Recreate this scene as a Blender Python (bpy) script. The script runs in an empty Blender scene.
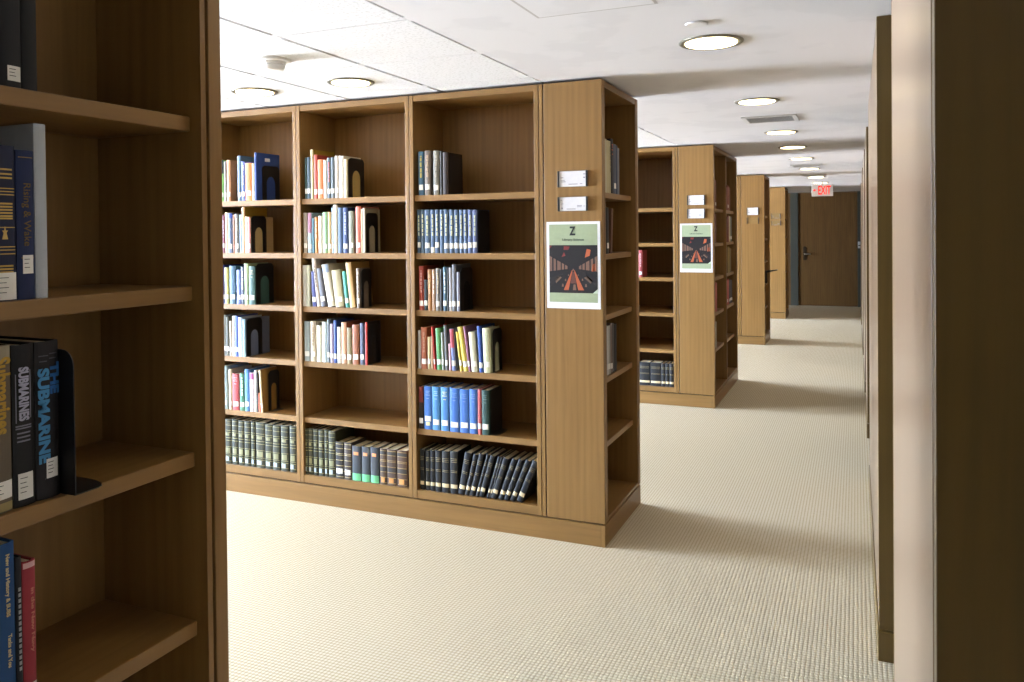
LAMP, SKY, EXPOSURE = 5.0, 116.0, 1.55
WORLD = ((.86, .97, 1.2, 1), (.77, .95, 1.25, 1))
import bpy, math, random
from mathutils import Matrix, Vector
random.seed(7)
SC = bpy.context.scene
COL = SC.collection
PI = math.pi

# ------------------------------------------------------------------ materials
def lin(h):
    v = [int(h[i:i + 2], 16) / 255 for i in (0, 2, 4)]
    return [c / 12.92 if c <= .04045 else ((c + .055) / 1.055) ** 2.4 for c in v] + [1]

MATS = {}
def new_mat(name):
    m = bpy.data.materials.new(name); m.use_nodes = True
    nt = m.node_tree
    return m, nt, nt.nodes['Principled BSDF'], nt.nodes.new, nt.links.new

def plain(h, rough=.6, metal=0.0, spec=.35):
    k = (h, rough, metal)
    if k not in MATS:
        m, nt, p, N, Lk = new_mat('paint_' + h)
        p.inputs['Roughness'].default_value = rough
        p.inputs['Metallic'].default_value = metal
        p.inputs['Specular IOR Level'].default_value = spec
        tc = N('ShaderNodeTexCoord'); no = N('ShaderNodeTexNoise'); no.inputs['Scale'].default_value = 60
        Lk(tc.outputs['Object'], no.inputs['Vector'])
        mx = N('ShaderNodeMix'); mx.data_type = 'RGBA'
        c = lin(h)
        mx.inputs[6].default_value = [v * .92 for v in c[:3]] + [1]
        mx.inputs[7].default_value = [min(1, v * 1.06) for v in c[:3]] + [1]
        Lk(no.outputs['Fac'], mx.inputs[0]); Lk(mx.outputs[2], p.inputs['Base Color'])
        MATS[k] = m
    return MATS[k]

def dim(h, f=.74):
    return ''.join('%02x' % round(min(255, int(h[i:i + 2], 16) * f ** (1 / 2.2))) for i in (0, 2, 4))

def glow(h, s):
    k = ('glow', h, s)
    if k not in MATS:
        m, nt, p, N, Lk = new_mat('lit_' + h)
        p.inputs['Base Color'].default_value = lin(h)
        p.inputs['Emission Color'].default_value = lin(h)
        p.inputs['Emission Strength'].default_value = s
        MATS[k] = m
    return MATS[k]

def wood(axis, dark, mid, light, name, rough=.42, across=30):
    """oak veneer whose grain runs along one object axis"""
    m, nt, p, N, Lk = new_mat(name)
    tc = N('ShaderNodeTexCoord'); mp = N('ShaderNodeMapping')
    sc = [across, across, across]; sc['xyz'.index(axis)] = 1.3
    mp.inputs['Scale'].default_value = sc
    Lk(tc.outputs['Object'], mp.inputs['Vector'])
    n1 = N('ShaderNodeTexNoise'); n1.inputs['Scale'].default_value = 1.0; n1.inputs['Detail'].default_value = 7
    n1.inputs['Roughness'].default_value = .65; n1.inputs['Distortion'].default_value = .6
    Lk(mp.outputs['Vector'], n1.inputs['Vector'])
    mp2 = N('ShaderNodeMapping'); s2 = [7, 7, 7]; s2['xyz'.index(axis)] = .7
    mp2.inputs['Scale'].default_value = s2
    Lk(tc.outputs['Object'], mp2.inputs['Vector'])
    wv = N('ShaderNodeTexWave'); wv.wave_type = 'BANDS'
    wv.bands_direction = 'X' if axis != 'x' else 'Y'
    wv.inputs['Scale'].default_value = 1.2; wv.inputs['Distortion'].default_value = 5
    wv.inputs['Detail'].default_value = 3; wv.inputs['Detail Scale'].default_value = .8
    Lk(mp2.outputs['Vector'], wv.inputs['Vector'])
    mx = N('ShaderNodeMath'); mx.operation = 'MULTIPLY_ADD'; mx.inputs[1].default_value = .13
    ad = N('ShaderNodeMath'); ad.operation = 'MULTIPLY'; ad.inputs[1].default_value = .87
    Lk(n1.outputs['Fac'], ad.inputs[0]); Lk(wv.outputs['Fac'], mx.inputs[0]); Lk(ad.outputs[0], mx.inputs[2])
    cr = N('ShaderNodeValToRGB'); e = cr.color_ramp.elements
    e[0].position = .25; e[0].color = lin(dark); e[1].position = .8; e[1].color = lin(light)
    x = e.new(.5); x.color = lin(mid)
    Lk(mx.outputs[0], cr.inputs['Fac']); Lk(cr.outputs['Color'], p.inputs['Base Color'])
    p.inputs['Roughness'].default_value = rough; p.inputs['Specular IOR Level'].default_value = .4
    b = N('ShaderNodeBump'); b.inputs['Strength'].default_value = .06; b.inputs['Distance'].default_value = .002
    Lk(n1.outputs['Fac'], b.inputs['Height']); Lk(b.outputs['Normal'], p.inputs['Normal'])
    return m
OAK = ('735429', '805f32', '8a693b')
WZ = wood('z', *OAK, 'oak_upright'); WX = wood('x', *OAK, 'oak_lengthwise'); WY = wood('y', *OAK, 'oak_crosswise')
DK = ('493714', '533f18', '5a461d')  # oak darkened in colour to paint the shade on faces away from the windows
DZ = wood('z', *DK, 'shaded_oak_upright'); 
GZ = wood('z', '645340', '6a5845', '705f4b', 'pale_oak_upright', rough=.3)  # lit tone of the right-hand oak, painted apart from its shaded copy
DOORM = wood('z', '5e4220', '6c4e28', '785a30', 'walnut_door', rough=.4, across=14)

def carpet_mat():
    m, nt, p, N, Lk = new_mat('loop_carpet')
    tc = N('ShaderNodeTexCoord'); sp = N('ShaderNodeSeparateXYZ'); Lk(tc.outputs['Object'], sp.inputs[0])
    def wave(sock, period):
        a = N('ShaderNodeMath'); a.operation = 'MULTIPLY'; a.inputs[1].default_value = PI / period
        s = N('ShaderNodeMath'); s.operation = 'SINE'; ab = N('ShaderNodeMath'); ab.operation = 'ABSOLUTE'
        Lk(sock, a.inputs[0]); Lk(a.outputs[0], s.inputs[0]); Lk(s.outputs[0], ab.inputs[0]); return ab.outputs[0]
    w = N('ShaderNodeMath'); w.operation = 'MULTIPLY'
    Lk(wave(sp.outputs[0], .0165), w.inputs[0]); Lk(wave(sp.outputs[1], .0175), w.inputs[1])
    pw = N('ShaderNodeMath'); pw.operation = 'POWER'; pw.inputs[1].default_value = .55; Lk(w.outputs[0], pw.inputs[0])
    no = N('ShaderNodeTexNoise'); no.inputs['Scale'].default_value = 55; no.inputs['Detail'].default_value = 3
    Lk(tc.outputs['Object'], no.inputs['Vector'])
    ad = N('ShaderNodeMath'); ad.operation = 'MULTIPLY_ADD'; ad.inputs[1].default_value = .35
    Lk(no.outputs['Fac'], ad.inputs[0]); Lk(pw.outputs[0], ad.inputs[2])
    cr = N('ShaderNodeValToRGB'); e = cr.color_ramp.elements
    e[0].position = .1; e[0].color = lin(CARPET[0]); e[1].position = 1.0; e[1].color = lin(CARPET[2])
    x = e.new(.55); x.color = lin(CARPET[1])
    Lk(ad.outputs[0], cr.inputs['Fac']); Lk(cr.outputs['Color'], p.inputs['Base Color'])
    p.inputs['Roughness'].default_value = .95; p.inputs['Specular IOR Level'].default_value = .1
    b = N('ShaderNodeBump'); b.inputs['Strength'].default_value = .22; b.inputs['Distance'].default_value = .004
    Lk(pw.outputs[0], b.inputs['Height']); Lk(b.outputs['Normal'], p.inputs['Normal'])
    return m
CARPET = ('84755a', 'b5a98c', 'c8bda6')

def speckle(name, base, dot, scale, thr):
    m, nt, p, N, Lk = new_mat(name)
    tc = N('ShaderNodeTexCoord'); no = N('ShaderNodeTexNoise'); no.inputs['Scale'].default_value = scale
    no.inputs['Detail'].default_value = 4
    Lk(tc.outputs['Object'], no.inputs['Vector'])
    cr = N('ShaderNodeValToRGB'); e = cr.color_ramp.elements
    e[0].position = thr - .06; e[0].color = lin(dot); e[1].position = thr; e[1].color = lin(base)
    Lk(no.outputs['Fac'], cr.inputs['Fac']); Lk(cr.outputs['Color'], p.inputs['Base Color'])
    p.inputs['Roughness'].default_value = .9; p.inputs['Specular IOR Level'].default_value = .1
    return m
TILE = speckle('acoustic_tile', 'e6e4e3', 'd7d5d2', 75, .45)
PLASTER = speckle('plaster', 'dedbda', 'd9d6d5', 3, .5)
WALLM = speckle('painted_wall', 'd8d2c6', 'd2ccc0', 4, .5)
PAGES = plain('e2d6b8', .9); LABEL = plain('dddbd4', .7); GILT = plain('b08a45', .35, .4)
STEEL = plain('17171a', .35); INK = plain('26262a', .8)

# ------------------------------------------------------------------ mesh helpers
class MB:
    def __init__(s): s.v = []; s.f = []; s.m = []
    def poly(s, pts, mi=0):
        n = len(s.v); s.v += [tuple(p) for p in pts]; s.f.append(list(range(n, n + len(pts)))); s.m.append(mi); return s
    def box(s, x0, x1, y0, y1, z0, z1, mi=0):
        n = len(s.v)
        s.v += [(x, y, z) for z in (z0, z1) for y in (y0, y1) for x in (x0, x1)]
        for q in ((0, 2, 3, 1), (4, 5, 7, 6), (0, 1, 5, 4), (2, 6, 7, 3), (0, 4, 6, 2), (1, 3, 7, 5)):
            s.f.append([n + i for i in q]); s.m.append(mi)
        return s
    def prism(s, pts, axis, a, b, mi=0):
        """extrude a 2D outline (the two other axes in order) from a to b along axis"""
        def at(p, t):
            return {'x': (t, p[0], p[1]), 'y': (p[0], t, p[1]), 'z': (p[0], p[1], t)}[axis]
        n = len(s.v); k = len(pts)
        s.v += [at(p, a) for p in pts] + [at(p, b) for p in pts]
        s.f.append([n + i for i in range(k)][::-1]); s.f.append([n + k + i for i in range(k)]); s.m += [mi, mi]
        for i in range(k):
            j = (i + 1) % k; s.f.append([n + i, n + j, n + k + j, n + k + i]); s.m.append(mi)
        return s
    def lathe(s, prof, seg=40, c=(0, 0), mi=0):
        n = len(s.v); k = len(prof)
        for i in range(seg):
            a = 2 * PI * i / seg
            s.v += [(c[0] + r * math.cos(a), c[1] + r * math.sin(a), z) for r, z in prof]
        for i in range(seg):
            j = (i + 1) % seg
            for q in range(k - 1):
                s.f.append([n + i * k + q, n + j * k + q, n + j * k + q + 1, n + i * k + q + 1]); s.m.append(mi)
        s.f.append([n + i * k for i in range(seg)][::-1]); s.f.append([n + i * k + k - 1 for i in range(seg)]); s.m += [mi, mi]
        return s
    def obj(s, name, mats, parent=None, bevel=0.0, smooth=False):
        me = bpy.data.meshes.new(name); me.from_pydata(s.v, [], s.f)
        for m in (mats if isinstance(mats, (list, tuple)) else [mats]): me.materials.append(m)
        me.polygons.foreach_set('material_index', s.m)
        import bmesh
        bm = bmesh.new(); bm.from_mesh(me); bmesh.ops.recalc_face_normals(bm, faces=bm.faces); bm.to_mesh(me); bm.free()
        if smooth: me.shade_smooth()
        o = bpy.data.objects.new(name, me); COL.objects.link(o)
        if parent: o.parent = parent
        if bevel:
            b = o.modifiers.new('soft_edges', 'BEVEL'); b.width = bevel; b.segments = 2; b.limit_method = 'ANGLE'
        return o

def box(name, m, parent, dims, bevel=.0015):
    return MB().box(*dims).obj(name, m, parent, bevel)

def tag(o, label, cat, group=None):
    o['label'] = label; o['category'] = cat
    if group: o['group'] = group
    return o
def thing(name, label, cat, loc=(0, 0, 0), rz=0, group=None):
    o = bpy.data.objects.new(name, None); COL.objects.link(o); o.empty_display_size = .05
    o.location = loc; o.rotation_euler = (0, 0, rz)
    return tag(o, label, cat, group)
def struct(o):
    o['kind'] = 'structure'; return o

def text(name, body, size, m, parent, mat4, width=None, extrude=.0004, bold=0.0, sx=1.0):
    cu = bpy.data.curves.new(name, 'FONT'); cu.body = body; cu.size = size; cu.extrude = extrude; cu.offset = bold
    cu.align_x = 'CENTER'; cu.align_y = 'CENTER'; cu.resolution_u = 4
    t = bpy.data.objects.new('text_source', cu); COL.objects.link(t)
    dg = bpy.context.evaluated_depsgraph_get()
    me = bpy.data.meshes.new_from_object(t.evaluated_get(dg)); bpy.data.objects.remove(t); bpy.data.curves.remove(cu)
    if width:
        xs = [v.co.x for v in me.vertices]; k = width / (max(xs) - min(xs)); sx = k
    for v in me.vertices: v.co = mat4 @ Vector((v.co.x * sx, v.co.y, v.co.z))
    me.materials.clear(); me.materials.append(m)
    o = bpy.data.objects.new(name, me); COL.objects.link(o); o.parent = parent
    return o
def frame(origin, xdir, ydir):
    x = Vector(xdir).normalized(); y = Vector(ydir).normalized(); z = x.cross(y)
    return Matrix(((x.x, y.x, z.x, origin[0]), (x.y, y.y, z.y, origin[1]), (x.z, y.z, z.z, origin[2]), (0, 0, 0, 1)))

ORD = 'first second third fourth fifth sixth seventh eighth ninth tenth eleventh twelfth thirteenth fourteenth fifteenth sixteenth seventeenth eighteenth nineteenth twentieth'.split()

# ------------------------------------------------------------------ room shell
E, T, CZ = -1.195, 2.41, 2.425          # corridor face of the left stacks, their height, ceiling height
XL, XR, YB, YE = -11.0, 2.6, -2.0, 18.28
PT, PB = .112, .1205                     # plinth top, carcass bottom
struct(box('floor', carpet_mat(), None, (XL, XR, YB, YE + .3, -.1, 0), 0))
struct(box('ceiling', PLASTER, None, (-1.525, XR, YB, YE + .3, CZ, CZ + .12), 0))
XT = -1.525
tl = MB()
x = XT
while x > XL:
    y = .77
    while y < YE:
        tl.box(max(x - .603, XL), x - .013, y + .0035, min(y + .6065, YE), CZ, CZ + .014)
        for q in (.0, .61): pass
        tl.box(x - .013, x, y - .03, y + .03, CZ + .0004, CZ + .012, 2)
        y += .61
    x -= .61
tl.box(XL, XT, YB, YE + .3, CZ + .014, CZ + .12, 1)  # backing coloured darker to paint the shade inside the tile slots
tl.box(XL, XT, YB, .772, CZ, CZ + .013)
struct(tl.obj('ceiling_tiles', [TILE, plain('6b665f', .9), PLASTER]))
struct(box('wall_right', WALLM, None, (XR, XR + .1, YB, YE + .3, 0, CZ), 0))
struct(box('wall_back', DZ, None, (XL, XR, YB - .1, YB, 0, CZ), 0))
SILL = .5
AISLES = ((.75, 3.5), (4.72, 7.40), (9.02, 11.78), (12.6, 15.36))
wl = MB(); py = YB
for a, b in AISLES:
    wl.box(XL - .15, XL, py, a, 0, CZ); wl.box(XL - .15, XL, a, b, 0, SILL); wl.box(XL - .15, XL, a, b, 2.34, CZ); py = b
wl.box(XL - .15, XL, py, YE + .3, 0, CZ)
struct(wl.obj('wall_left', WALLM))
FR = plain('3a3a3c', .4, .5)
gm, nt, p, N, Lk = new_mat('window_glass')
tr = N('ShaderNodeBsdfTransparent'); gl = N('ShaderNodeBsdfGlossy'); gl.inputs['Roughness'].default_value = .02
mxs = N('ShaderNodeMixShader'); mxs.inputs[0].default_value = .06
Lk(tr.outputs[0], mxs.inputs[1]); Lk(gl.outputs[0], mxs.inputs[2]); Lk(mxs.outputs[0], nt.nodes['Material Output'].inputs['Surface'])
for i, (a, b) in enumerate(AISLES):
    f = MB(); w = .05
    f.box(XL - .1, XL - .05, a, b, SILL, SILL + w).box(XL - .1, XL - .05, a, b, 2.34 - w, 2.34)
    for yy in (a, (a + b) / 2 - w / 2, b - w): f.box(XL - .1, XL - .05, yy, yy + w, SILL + w, 2.34 - w)
    wn = struct(f.obj(f'window_{i + 1}', FR, None, .003))
    MB().box(XL - .078, XL - .072, a + w, b - w, SILL + w, 2.34 - w).obj('pane', gm, wn)
    la = bpy.data.lights.new('daylight', 'AREA'); la.shape = 'RECTANGLE'; la.size = 2.34 - SILL; la.size_y = b - a; la.energy = 1
    la.cycles.is_portal = True
    lo = bpy.data.objects.new('daylight', la); COL.objects.link(lo); lo.location = (XL - .17, (a + b) / 2, (2.34 + SILL) / 2)
    lo.rotation_euler = (0, -PI / 2, 0)

# end of the corridor
struct(MB().box(XL, -1.31, YE, YE + .12, 0, CZ).box(.09, XR, YE, YE + .12, 0, CZ).box(-1.31, .09, YE + .05, YE + .12, 0, CZ).box(-1.155, .02, YE, YE + .05, 2.405, CZ).obj('wall_end', DOORM))
GREYF = plain('4c4e44', .5)
struct(MB().box(-1.31, -1.155, YE - .02, YE + .05, 0, CZ).box(.02, .09, YE - .02, YE + .05, 0, CZ).obj('trim_1', GREYF, None, .003))
d = struct(box('door_1', DOORM, None, (-1.15, .015, YE, YE + .05,     .008, 2.40), .003))
hd = MB(); hd.prism([(-1.055, .98), (-.985, .98), (-.985, 1.24), (-1.0, 1.27), (-1.04, 1.27), (-1.055, 1.24)], 'y', YE - .012, YE)
hd.obj('lock_plate', plain('4a3f30', .35, .7), d, .003)
hl = MB(); hl.box(-1.035, -1.005, YE - .06, YE - .012, 1.095, 1.125); hl.box(-1.035, -.90, YE - .075, YE - .055, 1.097, 1.122)
hl.obj('door_handle', plain('b9b4a8', .3, .9), d, .006)
cr = thing('card_reader', 'small pale card reader on the grey jamb beside the far door', 'card reader', (.055, YE - .02, 1.3))
box('casing', plain('c9c9c4', .5), cr, (-.03, .03, -.03, 0, -.07, .07), .006)
box('reader_slot', INK, cr, (-.02, .02, -.033, -.03, -.02, .0), .001)

# ------------------------------------------------------------------ furniture
SHELF_Z = (1.845, 1.517, 1.193, .860, .518)
def bookcase(x0, x1, ya, yb, label, group='double-sided oak bookcases', shelves=SHELF_Z):
    """double-sided bay: open towards -Y and +Y, origin at its front left foot"""
    t = thing('bookcase', label, 'bookcase', (x0, ya, 0), 0, group)
    w, d = x1 - x0, yb - ya; s = .024; g = .0015
    for a in (g, w - s - g): box('side_panel', WZ, t, (a, a + s, 0, d, PB, T))
    box('top_panel', WX, t, (s + g, w - s - g, .002, d - .002, 2.376, T))
    box('bottom_panel', WX, t, (s + g, w - s - g, .003, d - .003, PB, .168))
    box('back_panel', WZ, t, (s + g, w - s - g, d / 2 - .008, d / 2 + .008, .168, 2.376), 0)
    for z in shelves:
        box('shelf', WX, t, (s + g, w - s - g, .012, d / 2 - .008, z - .034, z), .002)
        box('shelf', WX, t, (s + g, w - s - g, d / 2 + .008, d - .012, z - .034, z), .002)
    return t
def plinth(ya, yb, label):
    t = thing('plinth', label, 'plinth', (E, ya, 0), 0, 'oak plinths under the stacks')
    d = yb - ya; L = 5.4 if ya > 1 else 2.8
    box('front_board', WX, t, (-L, -.022, 0, .022, 0, PT), .002)
    box('corner_edge', WZ, t, (-.0215, 0, 0, .022, 0, PT), .001)
    box('end_board', WY, t, (-.022, 0, .0225, d - .022, 0, PT), .002)
    box('rear_board', WX, t, (-L, 0, d - .022, d, 0, PT), .002)
    box('gap_shade_strip', plain('1c1712', .9), t, (-L + .02, -.018, .018, d - .018, PT - .02, PB - .0005), 0)  # near-black filler that paints the shade line between plinth and carcass
    return t
def end_case(ya, yb, nb, label, dz=0.0, filler=True, heights=SHELF_Z):
    """short case across the end of a stack, open towards the corridor (+X)"""
    t = thing('end_bookcase', label, 'bookcase', (E, ya, 0), 0, 'end bookcases facing the corridor')
    d = yb - ya; bk = -.319
    box('end_panel', WZ, t, (bk, 0, 0, .034, PB, T), .002)
    box('end_panel', WZ, t, (bk, 0, d - .034, d, PB, T), .002)
    if filler: box('filler_strip', WZ, t, (bk - .027, bk - .007, .001, d - .001, PB, T), .001)
    box('side_panel', WZ, t, (bk + .002, -.001, .041, .055, PB, T), .001)
    box('side_panel', WZ, t, (bk + .002, -.001, d - .055, d - .041, PB, T), .001)
    box('back_panel', WZ, t, (bk + .002, bk + .03, .055, d - .055, .138, 2.376), 0)
    box('top_panel', WY, t, (bk + .002, -.002, .055, d - .055, 2.376, T), .0015)
    box('bottom_panel', WY, t, (bk + .002, -.003, .055, d - .055, PB, .138), .0015)
    wb = (d - .11) / nb
    for k in range(nb):
        a = .055 + k * wb + (.012 if k else 0); b = .055 + (k + 1) * wb - (.012 if k < nb - 1 else 0)
        for z in heights:
            box('shelf', WY, t, (bk + .03, -.03, a, b, z + dz - .03, z + dz), .002)
        if k < nb - 1: box('divider', WZ, t, (bk + .03, -.002, b, b + .024, .138, 2.376), .001)
    return t
STACKS = ((3.957, 4.693, 1), (7.443, 8.994, 2), (11.82, 12.576, 1), (15.41, 16.15, 1))
NAMES = ('large stack', 'second stack', 'third stack', 'fourth stack')
XB = E - .319 - .029                     # right end of the bookcase run
BW = .7887
bay = lambda k: (XB - k * BW, XB - (k - 1) * BW)
for (ya, yb, nb), nm in zip(STACKS, NAMES):
    ec = end_case(ya, yb, nb, f'tall oak case at the corridor end of the {nm}, open shelves facing the corridor', dz=-.008)
    plinth(ya, yb, f'low oak plinth running under the {nm}')
    if nm == 'large stack':
        for k, s in ((1, 'right'), (2, 'middle'), (3, 'left')):
            bookcase(*bay(k), ya, yb, f'oak bookcase bay filled with books, {s} one of three in the large stack')
        bookcase(XB - 6.2 * BW, XB - 3 * BW, ya, yb, 'empty oak bookcase run continuing the large stack towards the windows')
    elif nm == 'second stack':
        bookcase(*bay(1), ya, yb, 'nearly empty oak bookcase bay beside the panel of the second stack')
        bookcase(XB - 6.2 * BW, XB - BW, ya, yb, 'oak bookcase run continuing the second stack towards the windows')
    else:
        bookcase(XB - 6.2 * BW, XB, ya, yb, f'oak bookcase run behind the end panel of the {nm}')
NY0, NY1 = .534, 1.278
NZ = (1.866, 1.527, 1.193, .852, .512)
end_case(NY0, NY1, 1, 'dark open oak case in the left foreground, its shelves facing the corridor', heights=NZ)
plinth(NY0, NY1, 'oak plinth under the dark left foreground case')
bookcase(XB - 3 * BW, XB, NY0, NY1, 'oak bookcase run behind the left foreground case')

def right_case(y0, y1, label, groove=None):
    t = thing('oak_stack', label, 'bookcase', (RX, y0, 0), 0, 'right-hand stacks'); d = y1 - y0; W = 1.9
    ye = d - .3 if groove else d - .034
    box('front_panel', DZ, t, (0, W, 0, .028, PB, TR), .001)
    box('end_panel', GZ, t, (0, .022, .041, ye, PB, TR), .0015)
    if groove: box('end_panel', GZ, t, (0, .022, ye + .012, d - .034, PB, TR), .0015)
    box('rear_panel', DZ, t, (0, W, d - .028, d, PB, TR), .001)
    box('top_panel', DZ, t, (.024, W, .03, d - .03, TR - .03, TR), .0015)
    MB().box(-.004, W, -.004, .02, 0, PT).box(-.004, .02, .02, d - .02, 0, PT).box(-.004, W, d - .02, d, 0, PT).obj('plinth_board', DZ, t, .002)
    return t
TR = 2.422
RX = .072
for i, (a, b, l, g) in enumerate(((.902, 1.95, 'tall oak stack close by in the right foreground, shaded front and lit corridor panel', 0),
        (3.30, 5.62, 'right-hand stack with shaded narrow front, just beyond the foreground panel', 1), (6.80, 8.0, 'right-hand stack seen as a thin edge, third from the camera', 0),
        (8.70, 10.3, 'right-hand stack seen as a sliver, fourth from the camera', 0), (11.3, 13.4, 'right-hand stack seen as a sliver, fifth from the camera', 0), (14.9, 17.2, 'right-hand stack seen as a sliver nearest the far door', 0))):
    right_case(a, b, l, g)

# ------------------------------------------------------------------ books
def spine_arc(w, n=8):
    """outline of the spine, left hinge to right hinge, bulging towards -y"""
    bl = min(.0025, w * .06)
    return [(w * i / n, .0015 - (bl + .0015) * math.sin(PI * i / n) ** .7 if 0 < i < n else .0015) for i in range(n + 1)]
def arc_patch(mb, w, f0, f1, z0, z1, off=.0006, mi=0):
    bl = min(.0025, w * .06)
    N_ = 6
    pts = []
    for i in range(N_ + 1):
        f = f0 + (f1 - f0) * i / N_
        s = math.sin(PI * min(max(f, 0.0), 1.0)) ** .7 if 0.001 < f < .999 else 0
        pts.append((w * f, .0015 - (bl + .0015) * s - off))
    # solid thin strip so that it has a thickness of its own
    out = pts + [(x, y + .0005) for x, y in pts[::-1]]
    mb.prism(out, 'z', z0, z1, mi)
def book(x0, w, h, tilt, col, desc, k, base, label, group, rz=0, kind='book', pages=PAGES):
    """base = (y or x of the spine plane, shelf height); x0 = left end along the shelf"""
    w = max(w, .008)
    bound = k.get('B')
    dep = k.get('D', min(.24, max(.13, h * .72)))
    if rz: loc = Vector((base[0], x0, base[1]))
    else: loc = Vector((x0, base[0], base[1]))
    th = math.radians(tilt)
    if tilt > 0:
        along = Vector((1, 0, 0)) if not rz else Vector((0, 1, 0))
        loc += along * (w * 0) + Vector((0, 0, w * math.sin(th)))
    t = thing(kind, label, 'book', loc, 0, group)
    t.rotation_mode = 'XYZ'
    t.rotation_euler = (0, th, 0) if not rz else (-th, 0, rz)
    if rz and tilt: t.rotation_euler = (Matrix.Rotation(-th, 3, 'X') @ Matrix.Rotation(rz, 3, 'Z')).to_euler()
    tk = min(.003, w * .14)
    a = spine_arc(w)
    cv = MB()
    outer = [(0, dep)] + a + [(w, dep)]
    inner = [(w - tk, dep), (w - tk, .006)] + [(x * (w - 2 * tk) / w + tk, y + .002) for x, y in a[::-1][1:-1]] + [(tk, .006), (tk, dep)]
    n = len(outer); m = len(inner)
    # cover cross-section as quads: outer ring and inner ring have matching counts
    cv.prism(outer + inner, 'z', 0, h)
    if 'S' in k:
        for fi, f in enumerate(cv.f):
            c = sum(cv.v[i][1] for i in f) / len(f); zs = {cv.v[i][2] for i in f}
            if c < .0041 and len(f) == 4 and len(zs) > 1: cv.m[fi] = 1
    rough = .62
    cv.obj('cover', [plain(dim(col), rough), plain(dim(k.get('S', col)), rough)], t)
    MB().box(tk + .0002, w - tk - .0002, .0085, dep - .004, .003, h - .004).obj('page_block', plain('d9c79c', .9) if bound == 2 or k.get('G') else pages, t)
    if 'U' in k:
        c2, fr = k['U']; mb = MB(); arc_patch(mb, w, .02, .98, h * (1 - fr), h * .995); mb.obj('title_panel', plain(dim(c2), .6), t)
    if k.get('L'):
        mb = MB(); lv = k['L']; zz = {1: .028, 2: .004, 3: .045}.get(lv, .028) + random.uniform(-.004, .004)
        if lv == 2: zz = .004
        zh = min(.03, h * .16)
        arc_patch(mb, w, .12 if w > .03 else .05, .88 if w > .03 else .95, zz, zz + zh, .0009)
        o = mb.obj('call_number_label', LABEL, t); o['label'] = 'white call number label'
        if lv == 3:
            mb = MB(); arc_patch(mb, w, .25, .75, zz - .024, zz - .004, .0009); mb.obj('call_number_label', plain('d8cf98', .7), t)
    if 'T' in k:
        mb = MB()
        if w > .044:
            for q, (u, s) in enumerate(((.88, .5), (.84, .35), (.79, .55), (.71, .3))): arc_patch(mb, w, .5 - s / 2, .5 + s / 2, h * u, h * (u + .018), .0008)
        else:
            z = .40 * h
            while z < .88 * h:
                s = random.uniform(.012, .03)
                arc_patch(mb, w, .34, .66, z, min(z + s, .9 * h), .0008); z += s + random.uniform(.003, .007)
        mb.obj('spine_title', plain(dim(k['T']), .6), t)
    if bound == 1:
        mb = MB()
        for u in (.06, .17, .215, .38, .52, .58, .70, .745, .86, .95): arc_patch(mb, w, .03, .97, h * u, h * u + .0028, .0008)
        mb.obj('gilt_tooling', plain('8f8a5c', .4), t)
        mb = MB(); arc_patch(mb, w, .12, .7, h * .63, h * .69, .0008); arc_patch(mb, w, .1, .8, h * .24, h * .36, .0006); mb.obj('title_panel', plain('7d7c58', .5), t)
        mb = MB(); arc_patch(mb, w, .1, .62, h * .07, h * .16, .0009); o = mb.obj('call_number_label', plain('9aa8b0', .6), t); o['label'] = 'pale blue-grey label'
    elif bound in (2, 3):
        mb = MB()
        for u in (.05, .2, .35, .5, .64, .68, .82, .94): arc_patch(mb, w, .03, .97, h * u, h * u + .003, .0008)
        mb.obj('gilt_tooling', plain('9c8350' if bound == 3 else 'b0a070', .4), t)
        if bound == 3:
            mb = MB(); arc_patch(mb, w, .2, .72, h * .07, h * .2, .0009); mb.obj('call_number_label', plain('c08848', .6), t)
            mb = MB(); arc_patch(mb, w, .02, .98, h * .36, h * .48); arc_patch(mb, w, .02, .98, h * .83, h * .92); mb.obj('title_panel', plain('33302e', .5), t)
    elif bound == 4:
        mb = MB()
        for u in (.50, .535, .74, .78, .82): arc_patch(mb, w, .08, .92, h * u, h * u + .0022, .0008)
        mb.obj('gilt_tooling', plain('8a7c58', .45), t)
        mb = MB(); arc_patch(mb, w, .04, .96, h * .13, h * .22, .0009); o = mb.obj('call_number_label', plain('c8b68e', .6), t); o['label'] = 'cream label near the foot'
    if k.get('G'):
        mb = MB(); arc_patch(mb, w, .01, .99, .002, h * .215); o = mb.obj('foot_band', plain('63b07c', .5), t); o['label'] = 'bright green band at the foot'
        mb = MB(); arc_patch(mb, w, .2, .72, h * .74, h * .83, .0009); mb.obj('title_panel', plain('c98a58', .5), t)
    if k.get('C'):
        box('cover_label', plain('b8bcc8' if k['C'] == 1 else '6a6478', .6), t, (w, w + .0006, dep * .36, dep * .58, h * .83, h * .9) if k['C'] == 1 else (w, w + .0006, .03, .05, h * .82, h * .9), 0)
    return t
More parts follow.
